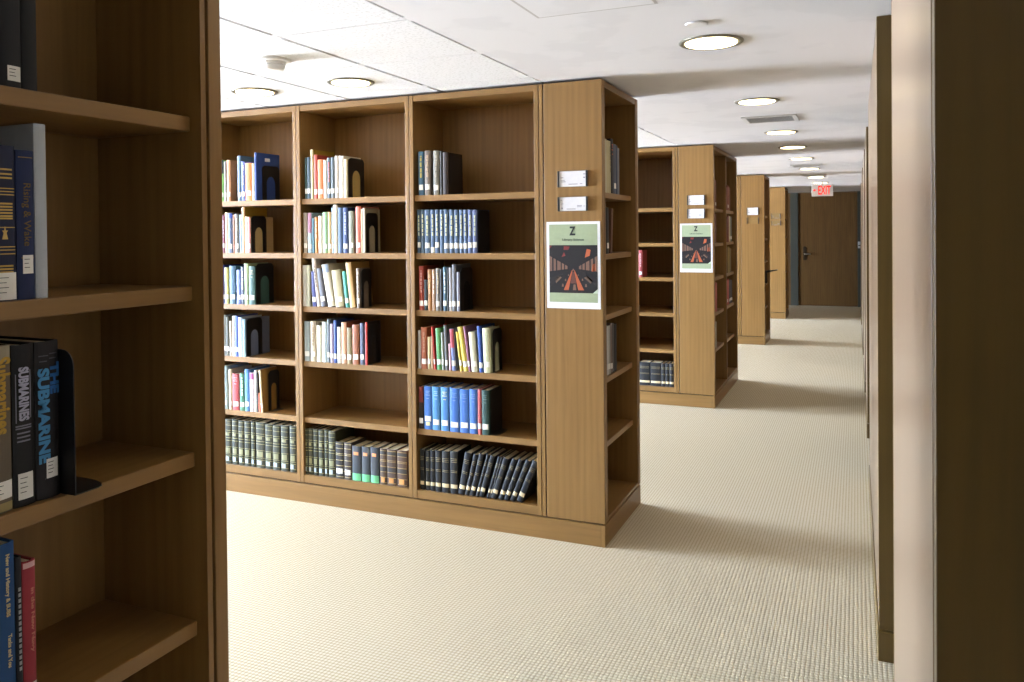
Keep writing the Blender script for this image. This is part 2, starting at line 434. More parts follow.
def bookend(x, y0, y1, zs, h, arch, label, foot=.014, group='black steel bookends', mat=STEEL, rz=0):
    """upright plate across the shelf; the arch shows what stands behind it"""
    t = thing('bookend', label, 'bookend', (x, y0, zs) , rz, group)
    d = y1 - y0; r = min(.028, d * .3); th = .0016
    o = [(0, .0)] + [(r - r * math.cos(a), h - r + r * math.sin(a)) for a in [i * PI / 12 for i in range(7)]]
    o += [(d - r + r * math.sin(a), h - r + r * math.cos(a)) for a in [i * PI / 12 for i in range(7)]] + [(d, 0)]
    if arch:
        aw = d * .25; c = d * .5; z0 = h * .66 - aw
        hole = [(c + aw, 0)] + [(c + aw * math.cos(a), z0 + aw * math.sin(a) * 1.2) for a in [i * PI / 10 for i in range(11)]] + [(c - aw, 0)]
        o = o + hole
    MB().prism(o, 'x', 0, th).obj('upright_plate', mat, t)
    f = [(th, .0), (foot * .6, 0)] + [(foot * .6 + foot * .4 * math.sin(a), d / 2 - d / 2 * math.cos(a)) for a in [i * PI / 8 for i in range(1, 8)]] + [(foot * .6, d), (th, d)]
    MB().prism(f, 'z', 0, .0016).obj('foot_plate', mat, t)
    return t
ROWS = {
 (1, 1): ([(-3739, 37, 264, 0.0, '7db35a', 'green and black', {'U': ('20282c', 0.33), 'L': 1}),
  (-3700, 20, 254, 0.0, '8b8a80', 'thin grey', {'L': 1}),
  (-3676, 29, 261, 0.0, 'c98f66', 'tan', {'S': 'd39a6e', 'L': 1}),
  (-3590, 29, 285, 0.0, '5f7f98', 'slate blue', {'K': '22303c', 'L': 1}),
  (-3560, 31, 247, 0.0, '6a78c8', 'periwinkle blue', {'T': 'c9d0f0', 'L': 1}),
  (-3528, 52, 236, 0.0, 'ec8a45', 'bright orange', {'L': 1}),
  (-3475, 19, 232, 0.0, 'c8c8a8', 'thin cream', {'L': 1}),
  (-3454, 17, 299, 0.0, '2c4a94', 'tall royal blue', {'C': 1})], (-3435, 4018, 4181, 222, 1)),
 (1, 2): ([(-3738, 15, 242, 0.0, '27483f', 'thin dark green', {'L': 1}),
  (-3722, 21, 242, 0.0, '8b4a5c', 'maroon', {'T': 'd8c0c8', 'L': 1}),
  (-3696, 22, 258, 0.0, 'e3cfa8', 'cream'),
  (-3674, 39, 252, 0.0, '4a5a78', 'grey-blue and navy', {'U': ('2446a8', 0.12), 'L': 1}),
  (-3633, 14, 240, 0.0, 'a0603c', 'thin brown'),
  (-3618, 34, 245, 0.0, '6f6c66', 'mottled grey', {'T': 'b8b4a0', 'L': 1}),
  (-3579, 18, 242, 0.0, 'a9c6e2', 'light blue'),
  (-3560, 25, 289, 0.0, 'a8862a', 'tall peach-spined', {'S': 'd9a878'}),
  (-3535, 22, 227, 0.0, 'efe6dc', 'white'),
  (-3512, 19, 227, 0.0, 'c0a878', 'pink-striped', {'S': 'd98a8a', 'D': 0.215, 'L': 1})], (-3491, 3976, 4116, 232, 1)),
 (1, 3): ([(-3739, 29, 246, 0.0, '3a48a8', 'royal blue', {'T': 'c8cce8', 'L': 1}),
  (-3707, 35, 231, 0.0, 'b0ae62', 'olive yellow', {'L': 1}),
  (-3666, 50, 241, 0.0, '3f6580', 'thick steel blue', {'L': 1}),
  (-3609, 35, 216, 0.0, '6f80c0', 'periwinkle', {'L': 1}),
  (-3573, 25, 234, 0.0, '555f72', 'slate grey', {'T': 'd8d8d8', 'L': 1}),
  (-3546, 34, 257, 0.0, 'a9c090', 'pale green', {'L': 1}),
  (-3510, 48, 240, 0.0, '3f6660', 'dark teal', {'T': 'b0a890', 'L': 1})], (-3460, 3977, 4141, 255, 1)),
 (1, 4): ([(-3738, 38, 259, 0.0, '8a8d8a', 'pale grey', {'L': 1}),
  (-3700, 23, 246, 0.0, '4e5044', 'thin dark grey', {'L': 1}),
  (-3673, 22, 224, 0.0, 'a89a84', 'thin beige', {'L': 1}),
  (-3650, 20, 256, 0.0, 'dcd6c8', 'thin cream', {'L': 1}),
  (-3630, 27, 257, 0.0, '4f66c0', 'cobalt blue', {'L': 1}),
  (-3601, 35, 249, 0.0, 'c3d6ea', 'pale blue', {'L': 1}),
  (-3566, 24, 239, 0.0, '6d7a96', 'grey-blue', {'S': '86a6b4', 'D': 0.225})], (-3540, 3978, 4120, 239, 1)),
 (1, 5): ([(-3742, 47, 276, 0.0, '9fb2b8', 'pale grey-blue', {'L': 1}),
  (-3685, 26, 257, 0.0, 'd8c3a2', 'cream', {'L': 1}),
  (-3656, 55, 232, 0.0, 'b8474a', 'red', {'T': 'd8a0a0', 'L': 1}),
  (-3596, 41, 235, 0.0, '3f7a5c', 'green', {'T': 'b8d0c0', 'L': 1}),
  (-3555, 38, 265, 0.0, '4f86c8', 'bright blue', {'L': 1}),
  (-3515, 33, 243, 0.0, 'f0e4ea', 'white and magenta', {'U': ('c05aa0', 0.16), 'L': 1}),
  (-3479, 17, 260, 0.0, 'dcdcd8', 'thin white', {'L': 1}),
  (-3460, 11, 249, 0.0, '26241f', 'thin black'),
  (-3447, 17, 121, 0.0, 'c8623c', 'short orange'),
  (-3427, 16, 264, -3.6, 'a07a3a', 'leaning cream-spined', {'S': 'e6cfa0', 'L': 1})], (-3407, 4015, 4116, 253, 1)),
 (1, 6): ([(-3727, 56, 286, 0.0, '383a28', 'medium', {'B': 1}),
  (-3667, 47, 287, 0.0, '383a28', 'medium', {'B': 1}),
  (-3615, 46, 285, 0.0, '383a28', 'narrow', {'B': 1}),
  (-3567, 49, 286, 0.0, '383a28', 'medium', {'B': 1}),
  (-3514, 34, 286, 0.0, '383a28', 'thin', {'B': 1}),
  (-3475, 71, 285, 0.0, '383a28', 'extra thick', {'B': 1}),
  (-3402, 58, 281, 0.0, '383a28', 'medium', {'B': 1}),
  (-3343, 56, 279, 0.0, '383a28', 'medium', {'B': 1}),
  (-3280, 58, 282, 0.0, '383a28', 'wide', {'B': 1}),
  (-3212, 48, 284, 0.0, '383a28', 'medium', {'B': 1})], None),
 (2, 1): ([(-3070, 16, 249, 0.0, '3c5555', 'thin dark teal', {'L': 1}),
  (-3053, 26, 251, 0.0, '4a6270', 'slate blue', {'L': 1}),
  (-3026, 20, 296, 0.0, 'a88a2a', 'tall cream-spined', {'S': 'd9c79a'}),
  (-3002, 25, 263, 0.0, 'a83a30', 'red', {'S': 'c85a4a', 'L': 1}),
  (-2975, 42, 233, 0.0, 'ef8a50', 'orange', {'L': 1}),
  (-2932, 23, 228, 0.0, 'eeeae2', 'white'),
  (-2905, 25, 241, 0.0, '54606a', 'grey and pink', {'T': 'd06a70', 'L': 1}),
  (-2879, 26, 243, 0.0, '5f6a70', 'dark grey', {'L': 1}),
  (-2851, 31, 250, 0.0, 'c9beb2', 'beige', {'L': 1}),
  (-2820, 33, 248, 0.0, 'efece4', 'broad white'),
  (-2786, 25, 227, 0.0, 'c0a868', 'pale cream', {'S': 'e0d8b8'})], (-2759, 3976, 4142, 236, 1)),
 (2, 2): ([(-3084, 27, 244, 0.0, 'b8a898', 'beige', {'L': 1}),
  (-3053, 29, 243, 0.0, 'a9c4d2', 'pink and light blue', {'U': ('a87088', 0.5), 'L': 1}),
  (-3021, 20, 211, 0.0, '2f6a7a', 'thin teal'),
  (-3001, 23, 218, 0.0, 'd9843a', 'orange', {'T': 'f0c8a0'}),
  (-2975, 31, 223, 0.0, 'e4ddc8', 'cream'),
  (-2943, 36, 244, 0.0, '9cc89a', 'pale green', {'L': 1}),
  (-2905, 24, 243, 0.0, 'e2b878', 'sandy', {'L': 1}),
  (-2878, 13, 269, 0.0, 'a9d0e0', 'thin light blue', {'L': 1}),
  (-2865, 28, 287, 0.0, 'e9e6d2', 'tall white'),
  (-2834, 36, 270, 0.0, '4a648c', 'denim blue'),
  (-2797, 35, 269, 0.0, '46588c', 'dark blue', {'T': 'a8b0d8', 'L': 1}),
  (-2757, 36, 248, 0.0, '9a9c88', 'grey-green', {'L': 1}),
  (-2707, 35, 273, 0.0, 'e07a62', 'salmon', {'L': 1}),
  (-2671, 12, 259, 0.0, 'd8d0a8', 'thin cream'),
  (-2657, 15, 264, 0.0, 'a8a088', 'thin ivory', {'S': 'ded4c4'})], (-2641, 3978, 4104, 236, 1)),
 (2, 3): ([(-3101, 34, 250, 0.0, 'd6d6ce', 'off-white'),
  (-3067, 27, 250, 0.0, 'c9c8a8', 'pale cream'),
  (-3024, 28, 213, -2.2, '3a3f80', 'leaning navy', {'L': 1}),
  (-2991, 27, 291, -7.3, 'd8ccc0', 'tall leaning ivory', {'T': '6a5a58'}),
  (-2959, 37, 232, -8.5, '6a6a72', 'leaning mottled grey', {'L': 1}),
  (-2910, 49, 256, -10.1, 'e6dfc6', 'leaning broad cream', {'U': ('9aa8c0', 0.2), 'L': 1}),
  (-2857, 61, 221, -6.9, 'b0a478', 'leaning thick beige', {'S': 'c0b48c', 'L': 1}),
  (-2785, 27, 215, -6.1, '3fa08c', 'leaning teal green', {'L': 1}),
  (-2753, 38, 267, -6.4, 'b08a48', 'leaning tan', {'S': 'e2bd84'}),
  (-2705, 22, 234, -1.0, '8a7a68', 'mottled brown', {'T': 'e0d8c8', 'L': 1})], (-2679, 3975, 4081, 229, 1)),
 (2, 4): ([(-3089, 42, 241, 0.0, 'a2acac', 'grey-blue', {'L': 1}),
  (-3043, 39, 243, 0.0, 'd2bfa4', 'beige', {'T': 'b09878', 'L': 1}),
  (-2998, 39, 221, 0.0, 'e4dfc4', 'cream'),
  (-2957, 35, 243, 0.0, 'c9d9da', 'pale blue'),
  (-2921, 19, 261, 0.0, '66707a', 'slate grey', {'L': 1}),
  (-2900, 25, 233, 0.0, 'a89ab4', 'lavender', {'L': 1}),
  (-2873, 21, 254, 0.0, '2f4f9c', 'royal blue', {'L': 1}),
  (-2848, 29, 215, 0.0, 'dedac8', 'ivory', {'L': 1}),
  (-2818, 37, 245, 0.0, 'b0603c', 'peach', {'S': 'e0a680', 'L': 1}),
  (-2780, 36, 215, 0.0, '8f7f58', 'olive brown', {'L': 1}),
  (-2741, 47, 234, 0.0, 'a3623f', 'rust brown', {'L': 1}),
  (-2687, 31, 244, 0.0, '4a4f68', 'navy', {'L': 1}),
  (-2652, 18, 250, 0.0, '2a2522', 'bright red-spined', {'S': 'c8362c'})], (-2632, 3977, 4096, 236, 1)),
 (2, 6): ([(-3097, 22, 278, 0.0, '383a28', 'thin', {'B': 1}),
  (-3072, 33, 281, 0.0, '383a28', 'medium', {'B': 1}),
  (-3035, 34, 281, 0.0, '383a28', 'medium', {'B': 1}),
  (-2997, 40, 281, 0.0, '383a28', 'wide', {'B': 1}),
  (-2953, 27, 284, 0.0, '383a28', 'thin', {'B': 1}),
  (-2924, 49, 280, 0.0, '383a28', 'widest', {'B': 1}),
  (-2873, 57, 219, 0.0, '2f2f2e', 'black leather', {'B': 2, 'L': 1}),
  (-2812, 52, 221, 0.0, '4a4038', 'brown-black leather', {'B': 2, 'L': 1}),
  (-2755, 63, 206, 0.0, '3e444a', 'charcoal', {'G': 1}),
  (-2687, 56, 208, 0.0, '3e444a', 'charcoal', {'G': 1}),
  (-2627, 58, 211, 0.0, '3e444a', 'charcoal', {'G': 1}),
  (-2562, 46, 210, 0.0, '5a4636', 'narrow brown leather', {'B': 3}),
  (-2514, 63, 210, 0.0, '564438', 'brown leather', {'B': 3}),
  (-2446, 67, 210, 0.0, '5c4232', 'broad brown leather', {'B': 3})], None),
 (3, 1): ([(-2281, 35, 247, 0.0, '3d6480', 'blue gold-titled', {'T': 'c8b860', 'L': 1}),
  (-2241, 38, 250, 0.0, '7a6f66', 'grey-brown', {'T': 'b09880', 'L': 1}),
  (-2184, 36, 247, 0.0, '837f72', 'light grey', {'T': 'a8a290', 'L': 1}),
  (-2143, 18, 243, 0.0, '1e1712', 'thin black'),
  (-2124, 35, 235, 0.0, '2c1a10', 'dark brown', {'C': 2})], (-2087, 3985, 4138, 230, 0)),
 (3, 2): ([(-2293, 23, 246, 0.0, '445b70', 'matching blue', {'T': 'c8c8a0', 'L': 1}),
  (-2268, 22, 246, 0.0, '455d70', 'matching blue', {'T': 'c8c8a0', 'L': 0}),
  (-2245, 37, 245, 0.0, '4c647f', 'matching blue', {'T': 'c8c8a0', 'L': 1}),
  (-2206, 26, 244, 0.0, '516887', 'matching blue', {'T': 'c8c8a0', 'L': 2}),
  (-2178, 27, 244, 0.0, '4f6684', 'matching blue', {'T': 'c8c8a0', 'L': 1}),
  (-2148, 26, 243, 0.0, '4f6681', 'matching blue', {'T': 'c8c8a0', 'L': 0}),
  (-2122, 30, 243, 0.0, '516884', 'matching blue', {'T': 'c8c8a0', 'L': 1}),
  (-2087, 29, 242, 0.0, '4f6682', 'matching blue', {'T': 'c8c8a0', 'L': 1}),
  (-2057, 30, 241, 0.0, '465c76', 'matching blue', {'T': 'c8c8a0', 'L': 1}),
  (-2024, 23, 241, 0.0, '536a89', 'matching blue', {'T': 'c8c8a0', 'L': 1}),
  (-1999, 24, 240, 0.0, '586f91', 'matching blue', {'T': 'c8c8a0', 'L': 1}),
  (-1972, 28, 240, 0.0, '5b6991', 'matching blue', {'T': 'c8c8a0', 'L': 1}),
  (-1943, 28, 239, 0.0, '606d94', 'matching blue', {'T': 'c8c8a0', 'L': 1})], (-1913, 3978, 4125, 237, 0)),
 (3, 3): ([(-2286, 32, 250, 0.0, '9c3a28', 'red', {'T': 'd09a90', 'L': 1}),
  (-2252, 23, 173, 0.0, '222a28', 'short black', {'L': 1}),
  (-2228, 25, 232, 0.0, 'a8743c', 'tan brown', {'T': 'd8b880'}),
  (-2201, 22, 232, 0.0, 'b08a68', 'light brown', {'T': 'e0d0b8'}),
  (-2177, 25, 238, 0.0, '7f7a70', 'grey', {'T': 'b8a888', 'L': 1}),
  (-2151, 18, 235, 0.0, '1a1a1c', 'thin black'),
  (-2130, 22, 246, 0.0, '3f6070', 'teal blue', {'T': 'd0d8dc', 'L': 1}),
  (-2107, 13, 242, 0.0, '17181a', 'thin black'),
  (-2093, 18, 243, 0.0, 'a9a4a4', 'silver', {'L': 1}),
  (-2074, 24, 261, 0.0, '6f7078', 'tall grey', {'L': 1}),
  (-2045, 20, 219, 0.0, '101010', 'grey-spined black', {'S': '8a8a98', 'L': 1})], (-2023, 3976, 4123, 241, 1)),
 (3, 4): ([(-2296, 18, 217, 0.0, 'c4c0ba', 'thin white'),
  (-2276, 39, 236, 0.0, 'b0603c', 'rust', {'T': 'c88868', 'L': 1}),
  (-2234, 19, 182, 0.0, 'c8b078', 'short tan', {'L': 1}),
  (-2213, 16, 189, 0.0, 'b89068', 'short brown'),
  (-2193, 11, 241, -4.0, 'd83a34', 'thin bright red', {'L': 1}),
  (-2174, 29, 234, -2.2, '5c9a58', 'green', {'L': 1}),
  (-2142, 14, 211, -1.9, 'a8b0a0', 'speckled grey', {'L': 1}),
  (-2121, 18, 252, -2.2, '6a6a68', 'dark grey', {'L': 1}),
  (-2097, 15, 150, -1.8, 'd8a8b0', 'short pink'),
  (-2079, 26, 233, -3.7, '7a84b0', 'blue and red', {'U': ('c05058', 0.45), 'L': 1}),
  (-2028, 16, 219, -7.3, 'e0c040', 'narrow yellow', {'L': 1}),
  (-2005, 27, 248, -8.8, 'e8d05a', 'broad yellow', {'L': 1}),
  (-1976, 14, 252, -7.2, 'a06a80', 'mauve', {'L': 1}),
  (-1957, 39, 221, -5.0, 'd8d4b4', 'pale cream', {'L': 1}),
  (-1910, 24, 254, -2.9, '2c4f9c', 'royal blue', {'L': 1}),
  (-1882, 42, 245, -2.0, 'd4d6ac', 'pale yellow-green', {'L': 1})], (-1836, 3982, 4103, 239, 1)),
 (3, 5): ([(-2295, 31, 241, 0.0, '2a2420', 'dark red and black', {'U': ('7a2a26', 0.38), 'L': 1}),
  (-2261, 52, 244, 0.0, '3f76c4', 'thick blue', {'L': 3, 'T': '88a8dc'}),
  (-2208, 50, 245, 0.0, '4f90cc', 'thick pale blue', {'T': '98c0e0', 'L': 1}),
  (-2153, 51, 246, 0.0, '4a88cc', 'thick sky blue', {'T': 'd8dca0', 'L': 1}),
  (-2097, 61, 244, 0.0, '3f74c4', 'thickest blue', {'T': '6a94d0', 'L': 1}),
  (-2034, 58, 242, 0.0, '3f72c0', 'thick mid blue', {'T': '6a8cc8', 'L': 1}),
  (-1974, 49, 246, 0.0, '4878c4', 'narrower blue', {'T': '7a90c8', 'L': 1}),
  (-1923, 23, 249, 0.0, 'c05a58', 'thin red', {'L': 1}),
  (-1898, 45, 246, 0.0, '2a4a42', 'dark green', {'T': '6a8478', 'L': 1})], (-1851, 3981, 4135, 245, 0)),
 (3, 6): ([(-2294, 28, 231, 0.0, '121315', 'black', {'B': 4}),
  (-2258, 28, 227, 0.0, '121315', 'black', {'B': 4}),
  (-2227, 28, 230, 0.0, '121315', 'black', {'B': 4}),
  (-2195, 38, 233, 0.0, '121315', 'black', {'B': 4}),
  (-2153, 48, 234, 0.0, '121315', 'black', {'B': 4}),
  (-2100, 48, 239, 0.0, '121315', 'black', {'B': 4}),
  (-2051, 39, 241, 10.7, '15171b', 'leaning blue-black', {'B': 4}),
  (-2010, 25, 239, 13.9, '15171b', 'leaning blue-black', {'B': 4}),
  (-1980, 28, 246, 14.7, '15171b', 'leaning blue-black', {'B': 4}),
  (-1943, 16, 250, 16.3, '15171b', 'leaning blue-black', {'B': 4}),
  (-1923, 28, 244, 17.1, '15171b', 'leaning blue-black', {'B': 4}),
  (-1877, 14, 247, 17.3, '15171b', 'leaning blue-black', {'B': 4}),
  (-1861, 9, 246, 17.7, '15171b', 'leaning blue-black', {'B': 4}),
  (-1850, 32, 240, 19.0, '15171b', 'leaning blue-black', {'B': 4}),
  (-1805, 27, 244, 20.4, '15171b', 'leaning blue-black', {'B': 4}),
  (-1771, 26, 246, 21.6, '15171b', 'leaning blue-black', {'B': 4}),
  (-1735, 27, 248, 22.7, '15171b', 'leaning blue-black', {'B': 4}),
  (-1696, 34, 248, 22.8, '15171b', 'leaning blue-black', {'B': 4})], None),
}
# 187
SHN = {1: 'top', 2: 'second', 3: 'third', 4: 'fourth', 5: 'fifth', 6: 'bottom'}
BAYN = {1: 'left', 2: 'middle', 3: 'right'}
RZ = {1: 1.845, 2: 1.517, 3: 1.193, 4: .860, 5: .518, 6: .168}
YS = STACKS[0][0] + .014
for (b_, s_), (items, be) in ROWS.items():
    grp = f'books on the {SHN[s_]} shelf of the {BAYN[b_]} bay'
    items = [list(r) + [{}] if len(r) == 6 else list(r) for r in items]
    for i, r in enumerate(items):
        x0, w, h, tl_, col, desc, k = r
        if i and not tl_ and not items[i - 1][3]:
            pe = items[i - 1][0] + items[i - 1][1]
            if x0 < pe: w -= pe - x0; x0 = pe; r[0], r[1] = x0, w
        kind = 'bound_volume' if k.get('B') else 'book'
        nm = 'bound volume' if k.get('B') else 'book'
        lab = f'{desc} {nm}, {ORD[i]} from left, {SHN[s_]} shelf, {BAYN[b_]} bay of the large stack'
        y = YS
        if be and i == len(items) - 1: k = dict(k, D=k.get('D', be[2] / 1000 - YS + .006))
        if s_ == 6: y += .004
        book(x0 / 1000, w / 1000 - .0006, h / 1000, tl_, col, desc, k, (y, RZ[s_]), lab, grp, kind=kind)
    if be:
        x, y0, y1, h, arch = be
        lastt = items[-1][3]
        bookend(x / 1000 + (.002 if lastt else 0), y0 / 1000, y1 / 1000, RZ[s_], h / 1000, arch,
                f'black bookend at the end of the {SHN[s_]} shelf row, {BAYN[b_]} bay of the large stack', foot=.05 if (b_, s_) in ((1, 5), (3, 5)) else .014)

# books on cases that face the corridor: (y0, w, h, colour, description, options)
def side_row(items, xs, z, where, grp):
    for i, (y0, w, h, col, desc, k) in enumerate(items):
        y0 *= 1.0132
        book(y0, w - .0008, h, k.get('tilt', 0), col, desc, k, (xs, z), f'{desc} book, {ORD[i]} from left, {where}', grp, rz=PI / 2)
XS = E - .036
side_row([(4.042, .03, .27, '6a6250', 'grey-brown', {}), (4.074, .036, .287, 'd0c8a8', 'cream', {}), (4.112, .034, .283, 'cfc49c', 'ivory', {}), (4.148, .036, .283, 'c6ba92', 'pale cream', {'T': 'a89868'}), (4.187, .048, .300, '232026', 'black and orange', {'T': 'c05a30'}),
          (4.237, .05, .275, '5a6070', 'slate', {'L': 1}), (4.289, .03, .272, '3a4a66', 'dark blue', {}), (4.321, .034, .26, '8a8c94', 'grey', {})], XS, 1.837, 'top end shelf of the large stack', 'books on the top end shelf')
side_row([(4.03, .06, .27, '1e1e20', 'black', {}), (4.093, .045, .25, '2c2c2c', 'dark grey', {'L': 1}), (4.17, .03, .245, '6a4a38', 'thin brown', {'tilt': 6})], XS, 1.509, 'second end shelf of the large stack', 'books on the second end shelf')
side_row([(4.01, .07, .27, '1a1a1c', 'thick black', {})], XS, 1.187, 'third end shelf of the large stack', 'books on the third end shelf')
side_row([(4.03, .056, .265, '1e1e20', 'black', {}), (4.088, .03, .262, 'd0d0cc', 'white', {'L': 1}), (4.12, .03, .262, 'a8a8a0', 'pale grey', {'L': 1}), (4.155, .032, .272, '7a6a60', 'taupe', {'L': 1}), (4.188, .032, .268, '5a5450', 'grey-brown', {}), (4.222, .052, .26, '1c1c1e', 'thick black', {})], XS, .857, 'fourth end shelf of the large stack', 'books on the fourth end shelf')
w2 = 'end shelf, nearer column of the second stack'
side_row([(7.57, .07, .27, '6a3c30', 'reddish brown', {}), (7.645, .065, .27, '7a4638', 'rust brown', {'L': 1})], XS, 1.837, 'top ' + w2, 'books on the second stack end shelves')
side_row([(7.57, .06, .28, '6a4038', 'dull red', {}), (7.635, .07, .28, '7a4a40', 'dusty red', {})], XS, 1.509, 'second ' + w2, 'books on the second stack end shelves')
side_row([(7.57, .06, .27, '8a4038', 'brick red', {}), (7.635, .10, .275, 'b05a50', 'pinkish red', {})], XS, .857, 'fourth ' + w2, 'books on the second stack end shelves')
side_row([(7.57, .06, .25, '8a8478', 'grey', {}), (7.635, .045, .245, 'd8d4c8', 'white', {})], XS, .517, 'fifth ' + w2, 'books on the second stack end shelves')
w2 = 'end shelf, farther column of the second stack'
side_row([(8.38, .06, .24, '7a3a2c', 'dark red', {}), (8.442, .07, .26, '8a4836', 'brick brown', {'L': 1}), (8.514, .06, .25, '9a5a40', 'rust', {}), (8.576, .05, .245, '70402c', 'brown', {})], XS, 1.837, 'top ' + w2, 'books on the second stack end shelves')
side_row([(8.40, .07, .26, '6a3028', 'maroon', {}), (8.472, .07, .275, '8c5a44', 'red-brown', {}), (8.55, .08, .27, 'd0c6a8', 'cream', {'L': 1}), (8.635, .09, .265, '4a6460', 'grey-teal', {'L': 1})], XS, 1.509, 'second ' + w2, 'books on the second stack end shelves')
side_row([(8.40, .06, .27, '7a6428', 'olive gold', {}), (8.462, .07, .275, '9a7e34', 'mustard', {}), (8.535, .06, .26, '87702e', 'dull mustard', {}), (8.60, .07, .25, '6e5c2a', 'dark mustard', {})], XS, 1.187, 'third ' + w2, 'books on the second stack end shelves')
side_row([(8.37, .06, .26, 'b04a40', 'bright red', {'L': 1}), (8.432, .08, .262, 'a84038', 'red', {}), (8.516, .06, .255, '26262a', 'black', {'L': 1}), (8.578, .08, .25, '303036', 'dark grey', {'L': 1}), (8.66, .07, .24, '202024', 'jet black', {'L': 1})], XS, .857, 'fourth ' + w2, 'books on the second stack end shelves')
# second stack, bay beside its panel
book(-1.90, .036, .255, 0, 'a8484a', 'red', {'T': 'd8a0a0', 'L': 1}, (7.457, 1.193), 'lone red book on the third shelf of the second stack', 'books in the second stack bay')
for x0, w, d_ in ((-1.905, .105, 'first, thick'), (-1.796, .10, 'second, thick'), (-1.692, .036, 'third, slim'), (-1.654, .036, 'fourth, slim'), (-1.616, .04, 'fifth, slim')):
    book(x0, w, .22, 0, '1a1a1b', 'black', {'B': 4}, (7.46, .168), f'{d_.split(", ")[1]} black bound volume, {d_.split(",")[0]} from left, bottom shelf of the second stack', 'black bound volumes in the second stack', kind='bound_volume')
# third stack
book(11.93, .05, .27, 0, 'a08458', 'tan', {}, (XS, .857), 'tan book on the fourth end shelf of the third stack', None, rz=PI / 2)
bs = thing('book_support', 'black steel book support jutting into the corridor from the third stack', 'book support', (E - .05, 12.10, .857))
MB().box(-.14, .052, 0, .0025, 0, .16).obj('upright_plate', STEEL, bs)
MB().prism([(.03, .15), (.20, .19), (.20, .205), (.03, .185)], 'y', -.02, .02).obj('support_arm', STEEL, bs, .002)

# ------------------------------------------------------------------ left foreground books (larger, with lettering)
XN = E - .045
def lettered(y0, w, h, col, label, z, opts=None, dep=None, tilt=0):
    k = dict(opts or {});  k['D'] = dep or min(.22, h * .75)
    if tilt: k['tilt'] = tilt
    return book(y0, w, h, tilt, col, '', k, (XN, z), label, 'foreground books', rz=PI / 2)
def spine_text(o, body, w, h, col, fx, z0, z1, size, bold=0.0, bl=None):
    """lettering that reads from top to bottom along the spine, z0..z1 of the height"""
    bl = min(.0025, w * .06)
    y = .0015 - (bl + .0015) * math.sin(PI * fx) ** .7 - .0012
    M = frame((w * fx, y, h * (z0 + z1) / 2), (0, 0, -1), (1, 0, 0))
    t = text('spine_title', body, size, plain(col, .6), o, M, width=h * abs(z1 - z0), bold=bold)
    return t
def flat_strips(o, w, h, col, rows, name='spine_title'):
    mb = MB()
    for f0, f1, a, b in rows: arc_patch(mb, w, f0, f1, h * a, h * b, .0009)
    return mb.obj(name, plain(col, .5), o)
def label_patch(o, w, f0, f1, z0, z1, lines=3):
    mb = MB(); arc_patch(mb, w, f0, f1, z0, z1, .0012); l = mb.obj('call_number_label', LABEL, o); l['label'] = 'white call number label'
    mb = MB()
    for q in range(lines + 1):
        zz = z1 - (q + 1) * (z1 - z0) / (lines + 2.5)
        arc_patch(mb, w, f0 + .12 * (f1 - f0), f0 + (.6 - .1 * (q % 2)) * (f1 - f0), zz - .0005, zz + .0005, .0016)
    mb.obj('label_print', INK, l)
zA, zB, zC, zD = NZ[0], NZ[1], NZ[2], NZ[3]
# topmost shelf
o = lettered(.846, .036, .29, '14161c', 'black book with white label on the topmost shelf of the foreground case', zA)
label_patch(o, .036, .3, .92, .012, .036, 2)
lettered(.8835, .026, .285, '101114', 'plain black book at the end of the topmost foreground shelf', zA)
# navy books
o = lettered(.826, .042, .247, '141f40', 'thick navy book with gold bands on the second foreground shelf', zB)
flat_strips(o, .042, .247, 'b89a52', [(.05, .95, q, q + .006) for q in (.30, .325, .345, .47, .68, .70, .72)] + [(.3, .85, q, q + .011) for q in (.84, .81, .785, .62, .60, .58, .56, .54, .525, .22, .20, .18)])
MB().prism([(.017, .098), (.0195, .108), (.017, .112), (.0205, .112), (.021, .118), (.0225, .118), (.023, .112), (.0265, .112), (.024, .108), (.0265, .098)], 'y', -.0035, -.003).obj('spine_ornament', plain('b89a52', .5), o)
label_patch(o, .042, .1, .97, .002, .045, 3)
o = lettered(.870, .03, .242, '1c2c58', 'slimmer navy book with dim gold script on the second foreground shelf', zB)
spine_text(o, 'Rising & Wake', .03, .242, '6a5428', .5, .78, .36, .017)
flat_strips(o, .03, .242, '8a7038', [(.1, .9, .95, .955), (.38, .72, .25, .275), (.2, .9, .275, .285)], 'spine_ornament')
label_patch(o, .03, .25, .85, .042, .072, 2)
lettered(.9015, .021, .288, 'b4bcc6', 'tall pale blue-white folder standing beside the navy books', zB, {'S': 'c2c9d0'}, dep=.25)
# submarine books
o = lettered(.812, .043, .265, '6e6250', 'brown book with large gold lettering on the third foreground shelf', zC)
spine_text(o, 'Submarines', .043, .265, 'b08c34', .60, .93, .47, .034, .0011)
flat_strips(o, .043, .265, '8d8672', [(0.02, .98, .90, .995)], 'head_band'); flat_strips(o, .043, .265, '9a8a5c', [(.02, .98, .01, .06)], 'foot_band')
label_patch(o, .043, .05, .97, .022, .05, 2)
o = lettered(.8575, .0375, .262, '131316', 'black book lettered SUBMARINES in white capitals on the third foreground shelf'.replace('SUBMARINES', 'submarines'), zC)
spine_text(o, 'SUBMARINES', .0375, .262, 'a8a8be', .42, .86, .53, .022, .0009)
flat_strips(o, .0375, .262, '7a7a88', [(.74, .78, .54, .84), (.11, .14, .52, .82)] + [(.1, .78, q, q + .008) for q in (.495, .48)] + [(.15, .72, q, q + .009) for q in (.45, .425, .40)])
label_patch(o, .0375, .16, .82, .012, .054, 3)
o = lettered(.8965, .042, .262, '1f1d20', 'black book with large blue capital lettering on the third foreground shelf', zC)
spine_text(o, 'SUBMARINE', .042, .262, '4688b8', .27, .83, .23, .026, .0012)
